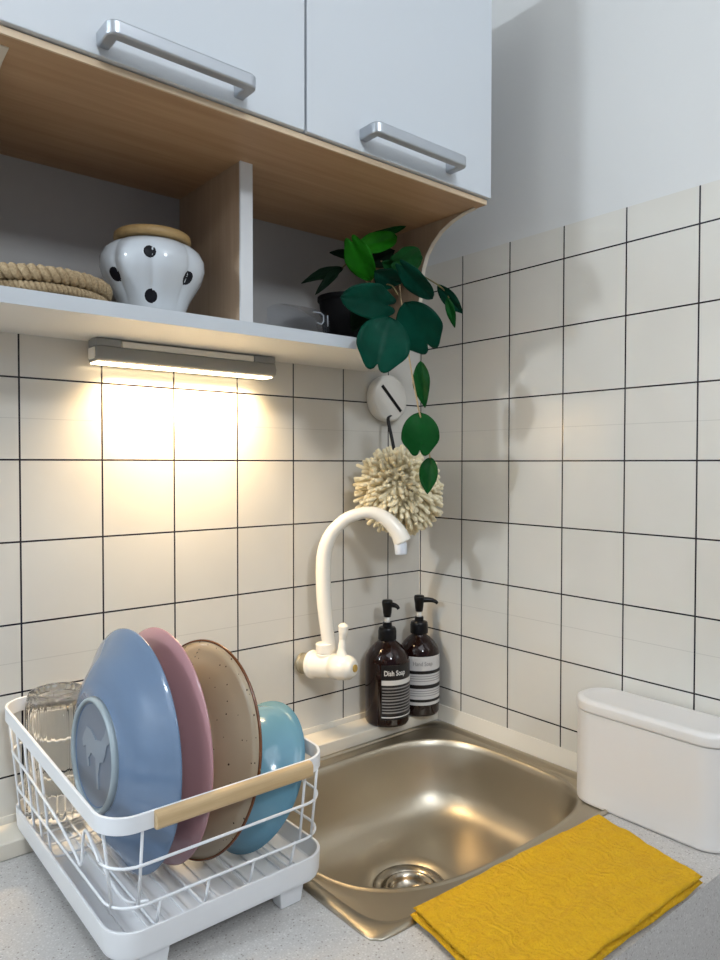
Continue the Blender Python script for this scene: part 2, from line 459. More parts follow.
# ------------------------------------------------------------ braided trivet
rope = mat('jute_rope', (.52, .39, .23), .85); n_ = N(rope)
f_ = n_.noise(n_.coord((1, 1, 1)), 420, 3); n_.link(n_.ramp(f_, [(.3, (.25, .175, .09)), (.7, (.46, .35, .21))]), n_.b.inputs['Base Color']); n_.bump(f_, .5, .0008)
tr = thing('braided_trivet', 'round braided jute trivet lying on the open shelf left of the jar', 'trivet', (-.6800, -.0950, .1681))
def braid(Rr, z, rad, turns):
    bm = bmesh.new()
    for s in range(3):
        P = []; n = turns*16
        for i in range(n):
            t = 2*PI*i/n; ph = turns*t+s*2*PI/3
            r_ = Rr+rad*1.05*math.sin(ph); zz = z+rad*.62*math.sin(2*ph)
            P.append((r_*math.cos(t), r_*math.sin(t), zz))
        tube(bm, P, rad*.66, 7, closed=True)
    return bm
obj('rope_ring', braid(.066, .0200, .0072, 17), rope, tr, smooth=True)
obj('rope_ring', braid(.067, .0068, .0042, 30), rope, tr, smooth=True)
for Rr in (.052, .040, .028, .016): obj('rope_ring', braid(Rr, .0068, .0042, max(6, int(Rr*440))), rope, tr, smooth=True)

# ------------------------------------------------------------ clear packet
film = mat('clear_film', (.60, .66, .74), .18, 0, Transmission_Weight=.9, IOR=1.1, Alpha=.34)
pk = thing('clear_plastic_packet', 'crumpled clear plastic packet on the open shelf beside the dark plant pot', 'packet', (-.345, -.115, .1681))
bm = bmesh.new(); nx, nz = 26, 14; V = []
for s in (0, 1):
    g = []
    for i in range(nx+1):
        row = []
        for j in range(nz+1):
            u, v = i/nx, j/nz
            th = .019*math.sin(PI*min(1, v*1.02))**.7*math.sin(PI*u)**.5*(1 if s else -1)
            wob = noise.noise(Vector((u*5, v*3, s*7.)))*.006*math.sin(PI*v)
            row.append(bm.verts.new((-.052+.104*u, th+wob, 0.044*v*(1-.25*(2*u-1)**4)+.001)))
        g.append(row)
    V.append(g)
    for i in range(nx):
        for j in range(nz): bm.faces.new((g[i][j], g[i+1][j], g[i+1][j+1], g[i][j+1]))
po = obj('film', bm, film, pk, smooth=True)
prt = mat('pale_print', (.42, .46, .50), .4)
bm = bmesh.new()   # pale printed hook and bar mark
P = [(.012, .034), (.024, .034), (.029, .031), (.029, .023), (.025, .0185), (.018, .020)]
tube(bm, [(x-.004, -.0235+abs(x-.02)*.1, z) for x, z in P], .0016, 6, flat=.5)
tube(bm, [(.034, -.020, .033), (.0345, -.020, .018)], .0014, 6, flat=.5)
obj('printed_mark', bm, prt, pk, smooth=True)

# ------------------------------------------------------------ faucet
fw = mat('ivory_plastic', (.80, .76, .68), .22)
fa0 = Vector((-.262, -.0015, -.322)); fa1 = Vector((-.232, -.104, -.3135)); fd = (fa1-fa0).normalized(); FL = (fa1-fa0).length
tap = thing('wall_tap', 'white plastic gooseneck tap mounted on the tiled wall above the sink', 'tap', fa0)
def along(prof, o, d, n=40):
    q = d.to_track_quat('Z', 'Y').to_matrix().to_4x4(); q.translation = o
    return xf(lathe(prof, n), q)
def tp(name, bm, m, **k): return loc_child(obj(name, bm, m, tap, **k), tap)
tp('wall_stub', along([(0, 0), (.0155, 0), (.0165, .001), (.0165, .004), (.0150, .005), (.0150, .019), (0, .019)], fa0, fd), mat('aged_brass_stub', (.30, .27, .20), .4, .5), smooth=False, bevel=.0005)
tp('valve_body', along([(0, .019), (.0200, .019), (.0218, .0205), (.0222, .025), (.0205, .027), (.0195, .028), (.0200, .032), (.0185, .056), (.0178, .060), (.0178, .0645), (.0195, .065), (.0200, .078), (.0180, .093), (.0130, .101), (.0095, .103), (0, .103)], fa0, fd), fw, smooth=True)
tp('screw_cap', along([(0, .1025), (.0058, .1025), (.0058, .1045), (.0045, .105), (.0030, .1040), (0, .104)], fa0, fd), mat('brass', (.62, .42, .12), .3, .9), smooth=True)
lb = fa0+fd*.079+Vector((0, 0, .017))
P = [lb-Vector((0, 0, .004)), lb+Vector((0, 0, .010)), lb+Vector((.001, 0, .025)), lb+Vector((.002, -.001, .037)), lb+Vector((.002, -.001, .046)), lb+Vector((.002, -.001, .050))]
def lr(s): return [.010, .0058, .0050, .0068, .0075, .0035][min(5, int(s*5+.5))]
PP = catmull(P, 6)
rr_ = [.0125, .0070, .0056, .0085, .0090, .0040]
def lrad(s):
    x = s*5; i = min(4, int(x)); f = x-i; return rr_[i]*(1-f)+rr_[i+1]*f
tp('lever', tube(bmesh.new(), PP, lrad, 14, flat=.8), fw, smooth=True)
SP = [(-.248, -.050, -.2968), (-.2511, -.0465, -.2626), (-.2542, -.0429, -.216), (-.2550, -.0420, -.1693), (-.2531, -.0442, -.1382), (-.2458, -.0525, -.1116),
      (-.2324, -.0678, -.0912), (-.2179, -.0842, -.0817), (-.2036, -.1006, -.0799), (-.1904, -.1156, -.0888), (-.1790, -.1285, -.1065), (-.1730, -.1352, -.1240)]
dz = .0
SPp = [Vector(p)+Vector((.0050, -.0012, 0)) for p in SP]
base_s = fa0+fd*.047+Vector((.002, 0, 0))
tp('collar', along([(0, .012), (.0145, .012), (.0150, .0135), (.0150, .019), (.0140, .0195), (.0140, .0205), (.0150, .021), (.0150, .034), (.0135, .0355), (0, .0355)], Vector((base_s.x, base_s.y, base_s.z)), Vector((-.03, .03, 1)).normalized()), fw, smooth=False, bevel=.0005)
def srad(s):
    return .0104+.0014*math.sin(PI*min(1, max(0, (s-.05)/.45)))-.0012*max(0, min(1, (s-.45)/.2))+.0050*max(0, (s-.70)/.30)
tp('spout', tube(bmesh.new(), catmull(SPp, 7), srad, 28), fw, smooth=True, bevel=0)
tip = Vector((-.1725, -.136, -.1275)); dn = Vector((.03, -.04, -1)).normalized()
tp('aerator', along([(0, -.006), (.0090, -.006), (.0095, .0), (.0095, .0135), (.0085, .0150), (.007, .0150), (.0065, .012), (0, .012)], tip, dn), mat('pale_blue_plastic', (.70, .74, .80), .25), smooth=True)

# ------------------------------------------------------------ bottles
amber = mat('dark_amber', (.013, .0035, .0025), .06, Specular_IOR_Level=.28); amber.node_tree.nodes['Principled BSDF'].inputs['Coat Weight'].default_value = .2
lab_w = mat('label_white', (.62, .61, .60), .45); lab_k = mat('label_black', (.006, .006, .007), .4); ink = mat('ink_white', (.72, .71, .68), .5)
inkg = mat('ink_grey', (.28, .27, .27), .5)
def text_mesh(s, size, bold=0.):
    c = bpy.data.curves.new('t', 'FONT'); c.body = s; c.size = size; c.offset = bold; c.resolution_u = 3
    o = bpy.data.objects.new('t', c); COL.objects.link(o); bpy.context.view_layer.update()
    me = bpy.data.meshes.new_from_object(o.evaluated_get(bpy.context.evaluated_depsgraph_get()))
    bm = bmesh.new(); bm.from_mesh(me); bpy.data.objects.remove(o)
    bpy.data.meshes.remove(me)
    bmesh.ops.triangulate(bm, faces=bm.faces)
    return bm
def wrap(bm, r, a0, z0, back):
    """flat x (metres) -> round the bottle starting at angle a0 (towards the right as seen from outside)"""
    for v in bm.verts:
        a = a0+v.co.x/r; z = z0+v.co.y
        v.co = Vector((r*math.cos(a), r*math.sin(a), z))
    return bm
def patch(r, a0, a1, z0, z1, th=.0003, n=24):
    bm = bmesh.new(); g = []
    for i in range(n+1):
        a = a0+(a1-a0)*i/n
        g.append([bm.verts.new((q*math.cos(a), q*math.sin(a), z)) for q, z in ((r, z0), (r, z1), (r-th, z1), (r-th, z0))])
    for A, C in zip(g, g[1:]):
        for k in range(4): bm.faces.new((A[k], C[k], C[(k+1) % 4], A[(k+1) % 4]))
    bm.faces.new(g[0]); bm.faces.new(g[-1][::-1])
    return bm
def pump_bottle(x, y, z, r, H, label, nozzle_ang, nz_len, kind):
    t = thing('pump_bottle', label, 'bottle', (x, y, z), 'amber pump bottles in the corner')
    s = H/.204
    prof = [(0, .001), (r-.006, 0), (r-.002, .0015), (r, .006), (r, .104*s), (r-.002, .113*s), (r-.008, .123*s), (r-.016, .131*s), (r-.0225, .136*s), (.0125, .140*s), (.0125, .150*s), (0, .150*s)]
    pp = [Vector((a, 0, b)) for a, b in prof]
    obj('bottle_body', lathe(prof, 72), amber, t, smooth=True)
    obj('pump_collar', lathe([(0, .138*s), (.0148, .138*s), (.0154, .1385*s), (.0154, .153*s), (.0148, .1545*s), (.0148, .156*s), (.0135, .1585*s), (.0080, .1600*s), (.0075, .167*s), (0, .167*s)], 40), black_plastic, t, smooth=False, bevel=.0004)
    obj('pump_stem', lathe([(0, .160*s), (.0045, .160*s), (.0045, .182*s), (0, .182*s)], 24), mat('stem_white', (.75, .75, .72), .35), t, smooth=True)
    bm = lathe([(0, .176*s), (.0062, .176*s), (.0075, .184*s), (.0078, .190*s), (.0092, .1975*s), (.0092, .2015*s), (.0080, .204*s), (0, .2045*s)], 28)
    dx, dy = math.cos(nozzle_ang), math.sin(nozzle_ang)
    P = [(0, 0, .1955*s), (dx*nz_len*.45, dy*nz_len*.45, .1962*s), (dx*nz_len*.8, dy*nz_len*.8, .1945*s), (dx*nz_len, dy*nz_len, .190*s)]
    tube(bm, catmull(P, 4), lambda q: .0055-.0028*q, 12)
    obj('pump_head', bm, black_plastic, t, smooth=True)
    ca = math.atan2(CAM.y-y, CAM.x-x)                # direction the camera sees
    if kind == 'dish':
        a0 = ca+math.radians(-14); a1 = ca+math.radians(98)
        l = obj('label', patch(r+.0005, a0-.02, a1, .014, .104), lab_k, t, smooth=False)
        tm = text_mesh('Dish Soap', .0118, .0003); bmesh.ops.scale(tm, vec=(.80, 1, 1), verts=tm.verts)
        o = obj('lettering', wrap(tm, r+.0009, a0+.10, .087, ca), ink, l, recalc=False)
        obj('white_bar', patch(r+.0008, a0, a1-.02, .071, .079), ink, l)
        for k in range(9):
            zz = .065-k*.0050
            b_ = obj('text_line', patch(r+.0008, a0+.02, a1-.05-(.25 if k in (3, 7) else 0), zz, zz+(.0015 if k % 4 else .0021)), inkg, l)
        obj('text_line', patch(r+.0008, a0, a1-.02, .0175, .0192), ink, l)
    else:
        a0 = ca+math.radians(-34); a1 = ca+math.radians(86)
        l = obj('label', patch(r+.0005, a0, a1, .021, .104), lab_w, t)
        tm = text_mesh('Hand Soap', .0095, .0001); bmesh.ops.scale(tm, vec=(.85, 1, 1), verts=tm.verts)
        obj('lettering', wrap(tm, r+.0009, a0+.30, .089, ca), inkg, l, recalc=False)
        for z0, z1 in ((.0745, .0800), (.0495, .0560), (.0265, .0310)):
            obj('black_stripe', patch(r+.0008, a0+.06, a1-.02, z0, z1), lab_k, l)
        for zz in (.0700, .0660, .0620, .0450, .0410, .0370):
            obj('text_line', patch(r+.0008, a0+.10, a1-.12, zz, zz+.0011), inkg, l)
    return t
LZ = -.4369
pump_bottle(-.1160, -.0430, LZ, .0372, .204, 'dark amber pump bottle with white Dish Soap lettering on a black label, nearest the tap', math.radians(-58), .020, 'dish')
pump_bottle(-.0410, -.0425, LZ, .0352, .203, 'dark amber pump bottle with a white striped label, in the tiled corner', math.radians(-40), .032, 'hand')

# ------------------------------------------------------------ storage box
bx0, bx1, by0, by1 = -.0815, -.0062, -.578, -.3700
box_ = thing('lidded_box', 'white rounded plastic box with lid standing against the right wall', 'box', (-.045, -.48, CT))
wbox = mat('box_white', (.68, .65, .62), .42)
def pill(x0, y0, x1, y1, r, levels, k=14, bm=None):
    bm = bm or bmesh.new(); rings = []
    for ins, z in levels:
        rr = max(.001, r-ins)
        rings.append([bm.verts.new((x, y, z)) for x, y in rrect(x0+ins, y0+ins, x1-ins, y1-ins, rr, k)])
    for a, b in zip(rings, rings[1:]):
        n = len(a)
        for i in range(n): bm.faces.new((a[i], a[(i+1) % n], b[(i+1) % n], b[i]))
    bm.faces.new(rings[0][::-1]); bm.faces.new(rings[-1])
    return bm
loc_child(obj('box_body', pill(bx0, by0, bx1, by1, .035, [(.003, CT+.0003), (.0005, CT+.002), (0, CT+.006), (0, -.3345), (.002, -.3335)]), wbox, box_, smooth=False, bevel=0), box_)
loc_child(obj('lid', pill(bx0-.0015, by0-.0015, bx1+.0012, by1+.0015, .0365, [(.0025, -.3330), (.0005, -.3325), (0, -.331), (0, -.3225), (.0012, -.3195), (.004, -.3175), (.0085, -.3168), (.0105, -.3172), (.012, -.3182), (.03, -.3184)]), wbox, box_), box_)
for ch in box_.children:
    for p in ch.data.polygons: p.use_smooth = True
    mm = ch.modifiers.new('w', 'WEIGHTED_NORMAL')
    ch.data.polygons[0].use_smooth = False

# ------------------------------------------------------------ towel
terry = mat('mustard_terry', (.80, .44, .004), .95); n_ = N(terry)
v_ = n_.coord(); f1 = n_.noise(v_, 520, 4, .7); f2 = n_.noise(n_.coord((1, 3, 1), (0, 0, .5)), 45, 4, .6)
n_.link(n_.ramp(n_.math('ADD', n_.math('MULTIPLY', f1, .6), n_.math('MULTIPLY', f2, .4)), [(.3, (.84, .41, .002)), (.7, (.98, .60, .006))]), n_.b.inputs['Base Color'])
wv_ = n_.add('ShaderNodeTexWave'); wv_.inputs['Scale'].default_value = 26; wv_.inputs['Distortion'].default_value = 14; wv_.inputs['Detail'].default_value = 3; wv_.inputs['Detail Scale'].default_value = 1.6
n_.link(v_, wv_.inputs['Vector'])
n_.bump(n_.math('ADD', n_.math('ADD', n_.math('MULTIPLY', f1, 1.0), f2), n_.math('MULTIPLY', wv_.outputs['Fac'], .35)), 1., .005)
tw = thing('folded_towel', 'mustard yellow terry towel folded flat on the worktop edge by the sink', 'towel', (-.28, -.51, CT))
A_, B_, C_, D_ = Vector((-.4285, -.4265)), Vector((-.1150, -.4400)), Vector((-.1500, -.5870)), Vector((-.4550, -.5800))
def towel_layer(zb, th, ins, seed, name):
    nx, ny = 90, 50; bm = bmesh.new(); G = [[], []]
    for s in (0, 1):
        for i in range(nx+1):
            row = []
            for j in range(ny+1):
                u, v = i/nx, j/ny
                p = (A_*(1-u)+B_*u)*(1-v)+(D_*(1-u)+C_*u)*v
                cpt = (A_+B_+C_+D_)/4
                p = p+(cpt-p)*ins
                e = min(u, 1-u)*3.1*10, min(v, 1-v)*1.5*10
                ed = min(1, e[0]/.35)**.5*min(1, e[1]/.35)**.5
                wv = noise.noise(Vector((p.x*22+seed, p.y*34, seed)))*.0030+noise.noise(Vector((p.x*60, p.y*110, seed)))*.0012
                wob = noise.noise(Vector((u*6, v*4, seed+3)))*.0045
                nrm = (p-cpt).normalized()
                p = p+nrm*wob
                drop = 0
                z = zb+(th*.5+(th*.5*ed*(1 if s else -1))) + (wv*ed if s else 0)
                sup_z = 1 if True else 0
                row.append(bm.verts.new((p.x, p.y, z)))
            G[s].append(row)
    for s in (0, 1):
        for i in range(nx):
            for j in range(ny):
                q = (G[s][i][j], G[s][i+1][j], G[s][i+1][j+1], G[s][i][j+1]); bm.faces.new(q if s else q[::-1])
    bmesh.ops.remove_doubles(bm, verts=bm.verts, dist=1e-6)
    o = loc_child(obj(name, bm, terry, tw, smooth=True), tw)
    return o
towel_layer(CT+.0040, .0060, .0, 1.3, 'folded_layer')
towel_layer(CT+.0105, .0062, .016, 5.1, 'folded_layer')

# ------------------------------------------------------------ chenille ball and hook
wool = mat('cream_chenille', (.86, .77, .54), .9, Sheen_Weight=.2)
bc0 = Vector((-.1205, -.0745, -.0450))
ball = thing('chenille_wash_ball', 'cream chenille hand-drying ball hanging on the tiled wall behind the tap', 'wash ball', bc0)
bm = bmesh.new(); rnd = random.Random(3)
bmesh.ops.create_icosphere(bm, subdivisions=3, radius=.050)
xdir = Vector((.77, -.64, 0)); npd = 820
def lobe_r(d):
    # a lumpy, slightly diagonal body: upper-left lobe and lower-right lobe
    right = d.dot(xdir)
    return .062+.009*max(0, (-right*.6+d.z*.6))+.009*max(0, (right*.75-d.z*.6))
for i in range(npd):
    zz = 1-2*(i+.5)/npd; a = i*2.399963; rr = math.sqrt(1-zz*zz)
    d = Vector((rr*math.cos(a), rr*math.sin(a), zz))
    if d.y > .55: continue
    d = (d+Vector((rnd.uniform(-.1, .1), rnd.uniform(-.1, .1), rnd.uniform(-.1, .1)))).normalized()
    L1 = lobe_r(d)+rnd.uniform(-.003, .006)
    bend = Vector((rnd.uniform(-.006, .006), rnd.uniform(-.006, .006), -.004+rnd.uniform(-.005, .004)))
    p0 = d*.046; p1 = d*(L1*.85)+bend*.4; p2 = d*L1+bend
    if (bc0+p2).y > -.006: p2.y = -.006-bc0.y
    if (bc0+p1).y > -.006: p1.y = -.006-bc0.y
    w = rnd.uniform(.0030, .0037)
    tube(bm, [p0, p0.lerp(p1, .5), p1, p1.lerp(p2, .5), p2, p2+(p2-p1).normalized()*.0018], lambda s: w*(1 if s < .75 else (.95 if s < .85 else .45)), 6)
cb = obj('chenille_strands', bm, wool, ball, smooth=True); cb['kind'] = 'stuff'
hk = Vector((-.0890, -.010, .1075))
P = [hk+Vector((-.002, -.013, -.030))-bc0, Vector((.013, .040, .115)), Vector((.012, .030, .085)), Vector((.010, .018, .052)), Vector((.004, .01, .04))]
obj('hanging_loop', tube(bmesh.new(), catmull(P, 6), .0028, 8, flat=.4), mat('black_cord', (.01, .01, .012), .7), ball, smooth=True)
hook = thing('wall_hook', 'round white adhesive hook with dark slot on the back wall under the trailing leaves', 'hook', (hk.x, 0, hk.z))
M_ = Matrix.Rotation(PI/2, 4, 'X')
obj('hook_disc', xf(lathe([(0, .0006), (.036, .0006), (.0385, .002), (.0395, .006), (.0395, .017), (.0375, .0205), (.034, .0215), (0, .0215)], 56), M_), mat('hook_white', (.72, .69, .63), .35), hook, smooth=True)
bm = B(-.029, -.0232, -.0025, .031, -.0212, .0025); xf(bm, Matrix.Rotation(math.radians(44), 4, 'Y'))
obj('slot', bm, black_plastic, hook)

# ------------------------------------------------------------ plant
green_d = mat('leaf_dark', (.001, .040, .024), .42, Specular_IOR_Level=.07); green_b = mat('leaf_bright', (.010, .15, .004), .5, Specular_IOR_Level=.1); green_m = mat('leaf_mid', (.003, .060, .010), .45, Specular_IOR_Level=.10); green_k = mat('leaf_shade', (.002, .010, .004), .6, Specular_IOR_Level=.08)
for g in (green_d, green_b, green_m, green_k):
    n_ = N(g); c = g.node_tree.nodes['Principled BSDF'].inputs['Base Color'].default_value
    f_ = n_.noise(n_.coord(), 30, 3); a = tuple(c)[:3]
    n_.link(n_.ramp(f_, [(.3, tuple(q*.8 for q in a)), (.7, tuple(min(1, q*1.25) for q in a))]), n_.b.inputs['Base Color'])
potc = Vector((-.250, -.100, .1681))
plant = thing('trailing_plant', 'dark green trailing plant in a black pot on the right end of the open shelf', 'plant', potc)
obj('pot', lathe([(0, .0), (.030, 0), (.032, .002), (.040, .064), (.0425, .066), (.0425, .072), (.0395, .073), (.038, .066), (0, .062)], 48), mat('pot_black', (.004, .004, .005), .75, Specular_IOR_Level=.2), plant, smooth=False, bevel=.0006)
so = obj('soil', lathe([(0, .0625), (.0375, .0625), (.0375, .0655), (0, .068)], 32), mat('soil', (.02, .014, .01), .9), plant)
def heart(t, shape):
    """half-width along the leaf 0..1"""
    if shape == 'h':
        return .60+.40*math.sin(PI/2*t/.32) if t < .32 else max(0, 1-((t-.32)/.68)**2.3)**.62
    return math.sin(PI*t**.8)**.85
def leaf(px0, py0, px1, py1, wpx, depth, m, shape='h', roll=0., cup=.25, tipz=0.):
    """base pixel -> tip pixel on the plane y=depth; width in px"""
    b = on_plane(px0, py0, 1, depth); t = on_plane(px1, py1, 1, depth+tipz)
    mid = (b+t)/2; view = (CAM-mid).normalized()
    ax = (t-b); L = ax.length; ax.normalize()
    scale = (mid-CAM).dot(Fd)/FPX
    W = wpx*scale/2
    side = ax.cross(view).normalized(); nrm = side.cross(ax).normalized()
    rot = Matrix.Rotation(roll, 3, ax); side = rot@side; nrm = rot@nrm
    W /= max(.3, math.cos(roll))
    bm = bmesh.new(); nu, nv = 22, 12; g = []
    notch = .16 if shape == 'h' else 0
    for i in range(nu+1):
        u = i/nu; row = []
        hw = W*heart(u, shape) if (0 < u < 1 or (shape == 'h' and u == 0)) else 0
        for j in range(nv+1):
            v = 2*j/nv-1
            s = v*hw
            back = -notch*L*(abs(math.sin(PI*abs(v)**.85))**.75)*(1-u)**2
            vein = -.0008*abs(math.sin(u*15-abs(v)*5.))**6*(1-abs(v)*.4)
            h = cup*(abs(s)**1.5)/(W**.5+1e-9)*.9 - .0012*math.exp(-(v*7)**2) + vein - .10*L*(u-.45)**2*2
            ww = .0015*math.sin(u*9+v*4+px0)
            p = b+ax*(u*L+back)+side*s+nrm*(h+ww*abs(v))
            row.append(bm.verts.new(p))
        g.append(row)
    for i in range(nu):
        for j in range(nv): bm.faces.new((g[i][j], g[i+1][j], g[i+1][j+1], g[i][j+1]))
    bmesh.ops.remove_doubles(bm, verts=bm.verts, dist=1e-6)
    o = loc_child(obj('leaf', bm, m, plant, smooth=True), plant)
    sd = o.modifiers.new('t', 'SOLIDIFY'); sd.thickness = .0007; sd.offset = 0
    rimmat = None
    return o
leaf(352, 243, 371, 281, 27, -.150, green_b, roll=.3)
leaf(362, 247, 399, 236, 20, -.150, green_b, roll=-.2)
leaf(396, 262, 424, 258, 27, -.160, green_m, roll=.2)
leaf(403, 268, 433, 300, 21, -.195, green_d, 'h', roll=.3)
leaf(438, 285, 463, 315, 14, -.200, green_d, 'o', roll=.2)
leaf(447, 297, 455, 328, 9, -.200, green_m, 'o')
leaf(390, 305, 343, 297, 36, -.185, green_d, 'h', roll=.15)
leaf(428, 345, 405, 303, 46, -.200, green_d, 'h')
leaf(378, 363, 390, 316, 54, -.215, green_d, 'h', roll=.1)
leaf(420, 361, 424, 408, 17, -.195, green_m, 'o', roll=.3)
leaf(420, 450, 420, 412, 38, -.195, green_m, 'h', roll=.1)
leaf(430, 457, 427, 494, 19, -.190, green_m, 'o', roll=.2)
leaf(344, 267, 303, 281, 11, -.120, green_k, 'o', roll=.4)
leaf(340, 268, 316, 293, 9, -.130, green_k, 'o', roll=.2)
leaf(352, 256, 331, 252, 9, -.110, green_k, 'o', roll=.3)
leaf(366, 238, 408, 227, 9, -.140, green_m, 'o', roll=.4)
leaf(375, 272, 402, 285, 22, -.165, green_d, 'o', roll=.4)
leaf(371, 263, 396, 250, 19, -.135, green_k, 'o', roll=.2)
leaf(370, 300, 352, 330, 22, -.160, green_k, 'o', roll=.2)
leaf(400, 275, 383, 262, 20, -.150, green_m, 'o', roll=.2)
def stem(pts, r=.0011, m=None):
    P = [on_plane(a, b, 1, y) for a, b, y in pts]
    loc_child(obj('stem', tube(bmesh.new(), catmull(P, 6), r, 8), m or mat('stem_green', (.16, .13, .05), .6), plant, smooth=True), plant)
stem([(370, 290, -.10), (378, 262, -.13), (396, 272, -.15), (401, 300, -.165), (404, 325, -.178), (408, 350, -.185), (413, 380, -.194), (417, 400, -.194), (419, 411, -.194), (427, 440, -.192), (430, 458, -.189)], .0011, mat('stem_tan', (.42, .30, .16), .6))
stem([(372, 288, -.10), (392, 262, -.14), (415, 272, -.18), (435, 283, -.20), (446, 292, -.20), (449, 298, -.20)])
stem([(370, 288, -.10), (358, 268, -.12), (348, 264, -.12), (342, 268, -.12)])
stem([(371, 285, -.10), (366, 262, -.13), (362, 247, -.149)])
stem([(372, 285, -.10), (390, 285, -.17), (398, 295, -.184)])

# ------------------------------------------------------------ dish rack
rx0, rx1, ry0, ry1 = -.703, -.468, -.3500, -.0045
rack = thing('dish_rack', 'white wire dish rack with pale wooden handle on a drip tray', 'dish rack', (-.578, -.175, CT))
def rk(name, bm, m=cool_plastic, **k):
    if m is not tray_plastic:                # the basket's rim rises slightly towards the wall
        for v in bm.verts: v.co.z += (v.co.y+.345)*.042*max(0, min(1, (v.co.z+.40)/.09))
    return loc_child(obj(name, bm, m, rack, **k), rack)
def ring_path(x0, y0, x1, y1, z, r=.028): return [(x, y, z) for x, y in rrect(x0, y0, x1, y1, r, 8)]
RT = -.302                                   # top of the rim band
bm = bmesh.new(); outer = rrect(rx0, ry0, rx1, ry1, .030, 10); inner = rrect(rx0+.003, ry0+.003, rx1-.003, ry1-.003, .027, 10)
n = len(outer); Q = [[bm.verts.new((x, y, z)) for x, y in o_] for o_, z in ((outer, RT-.015), (outer, RT), (inner, RT), (inner, RT-.015))]
for a, b in zip(Q, Q[1:]+Q[:1]):
    for i in range(n): bm.faces.new((a[i], a[(i+1) % n], b[(i+1) % n], b[i]))
rk('rim_band', bm, bevel=.0006)
hp = rrect(-.0080, -.0078, .0035, .0078, .0045, 5)
for yy in (ry0, ry1):
    s = 1 if yy == ry0 else -1
    bm = prism([(yy+.001+u*s, RT-.0078+v) for u, v in hp], 0, -.6600, -.4960)
    rk('wooden_handle', bm, rack_wood, bevel=.0008)
W = .00142
lx0, lx1, ly0, ly1 = -.6900, -.4665, -.3375, -.0095     # the basket tapers to its lower ring
wx0, wx1, wy0, wy1 = -.6955, -.4685, -.3435, -.0075
lowz = -.389; midz = -.350; flz = -.4235
# middle and lower rings; the middle ring dips and hooks on the left side
L1 = [(wx0, -.27, midz+.012), (wx0, -.245, midz-.022), (wx0, -.238, midz-.026), (wx0, -.228, midz-.020)]
left_hook = [(wx0, -.318, midz+.0), (wx0, -.300, midz+.008), (wx0, -.287, midz+.013), (wx0, -.280, midz+.012), (wx0, -.2755, midz+.002), (wx0, -.272, midz-.018), (wx0, -.266, midz-.024), (wx0, -.255, midz-.020), (wx0, -.20, midz-.010), (wx0, -.12, midz-.004)]
mid = [(x, y, midz) for x, y in rrect(wx0, wy0, wx1, wy1, .028, 8)]
k8 = 9
left = catmull(left_hook, 5)
seq = mid[:2*k8] + [tuple(p) for p in reversed(left)] + mid[2*k8:]
rk('ring_wire', tube(bmesh.new(), seq, W, 8, closed=True), smooth=True)
rk('ring_wire', tube(bmesh.new(), ring_path(lx0, ly0, lx1, ly1, lowz), W, 8, closed=True), smooth=True)
# uprights at front and back
for x in (-.6895+.021, -.4985, -.484):
    for yy in (wy0+.0022, wy1-.0022):
        s = 1 if yy < -.2 else -1
        rk('upright_wire', tube(bmesh.new(), [(x, yy-.0045*s, RT-.012), (x, yy, midz), (x, yy+.006*s, lowz-.002)], W, 8), smooth=True)
rk('upright_wire', tube(bmesh.new(), [(wx0-.0005, wy0+.018, RT-.012), (wx0+.0035, wy0+.018, midz), (wx0+.0085, wy0+.022, lowz-.002)], W, 8), smooth=True)
# left side uprights that bend in under the plates and run across the floor
for k in range(5):
    y = -.146+.030*k
    P = fillet([(wx0-.0020, y, RT-.012), (wx0+.0100, y, flz), (wx1-.0080, y, flz), (wx1-.0022, y, RT-.012)], .010, 6)
    rk('cross_wire', tube(bmesh.new(), P, W, 8), smooth=True)
for x in (-.648, -.600, -.552, -.504):
    P = fillet([(x, ly0+.0022, lowz), (x, ly0+.012, flz+.0034), (x, ly1-.012, flz+.0034), (x, ly1-.0022, lowz)], .006, 4)
    rk('floor_wire', tube(bmesh.new(), P, W, 8), smooth=True)
P = catmull([(wx0+.002, -.283, -.340), (wx0+.006, -.293, -.352), (wx0+.014, -.312, -.378), (wx0+.024, -.322, -.391), (wx0+.038, -.332, lowz-.001)], 5)
rk('prop_wire', tube(bmesh.new(), P, W, 8), smooth=True)
# drip tray
tx0, tx1, ty0, ty1 = -.6925, -.4610, -.3400, -.0045
def levels(x0, y0, x1, y1, r, lv, k=10):
    bm = bmesh.new(); rings = []
    for ins, z in lv:
        rr = max(.002, r-ins); rings.append([bm.verts.new((x, y, z)) for x, y in rrect(x0+ins, y0+ins, x1-ins, y1-ins, rr, k)])
    for a, b in zip(rings, rings[1:]):
        n = len(a)
        for i in range(n): bm.faces.new((a[i], a[(i+1) % n], b[(i+1) % n], b[i]))
    bm.faces.new(rings[0][::-1]); bm.faces.new(rings[-1]); return bm
TZ0, TZ1 = -.4365, -.4095
tray = rk('drip_tray', levels(tx0, ty0, tx1, ty1, .030, [(.006, TZ0), (.0025, TZ0+.0015), (.001, TZ0+.006), (0, TZ1-.001), (.0006, TZ1), (.0028, TZ1), (.0034, TZ1-.001), (.0045, TZ1-.020), (.006, TZ1-.0215), (.03, TZ1-.0215)]), tray_plastic, smooth=False, bevel=.0003)
for k in range(11):      # raised drainage ribs on the tray floor
    x = -.668+k*.0182
    o = obj('drain_rib', B(x, ty0+.018, TZ1-.0216, x+.0045, ty1-.018, TZ1-.0192), tray_plastic, tray, bevel=.0006)
    o.location = (0, 0, 0)
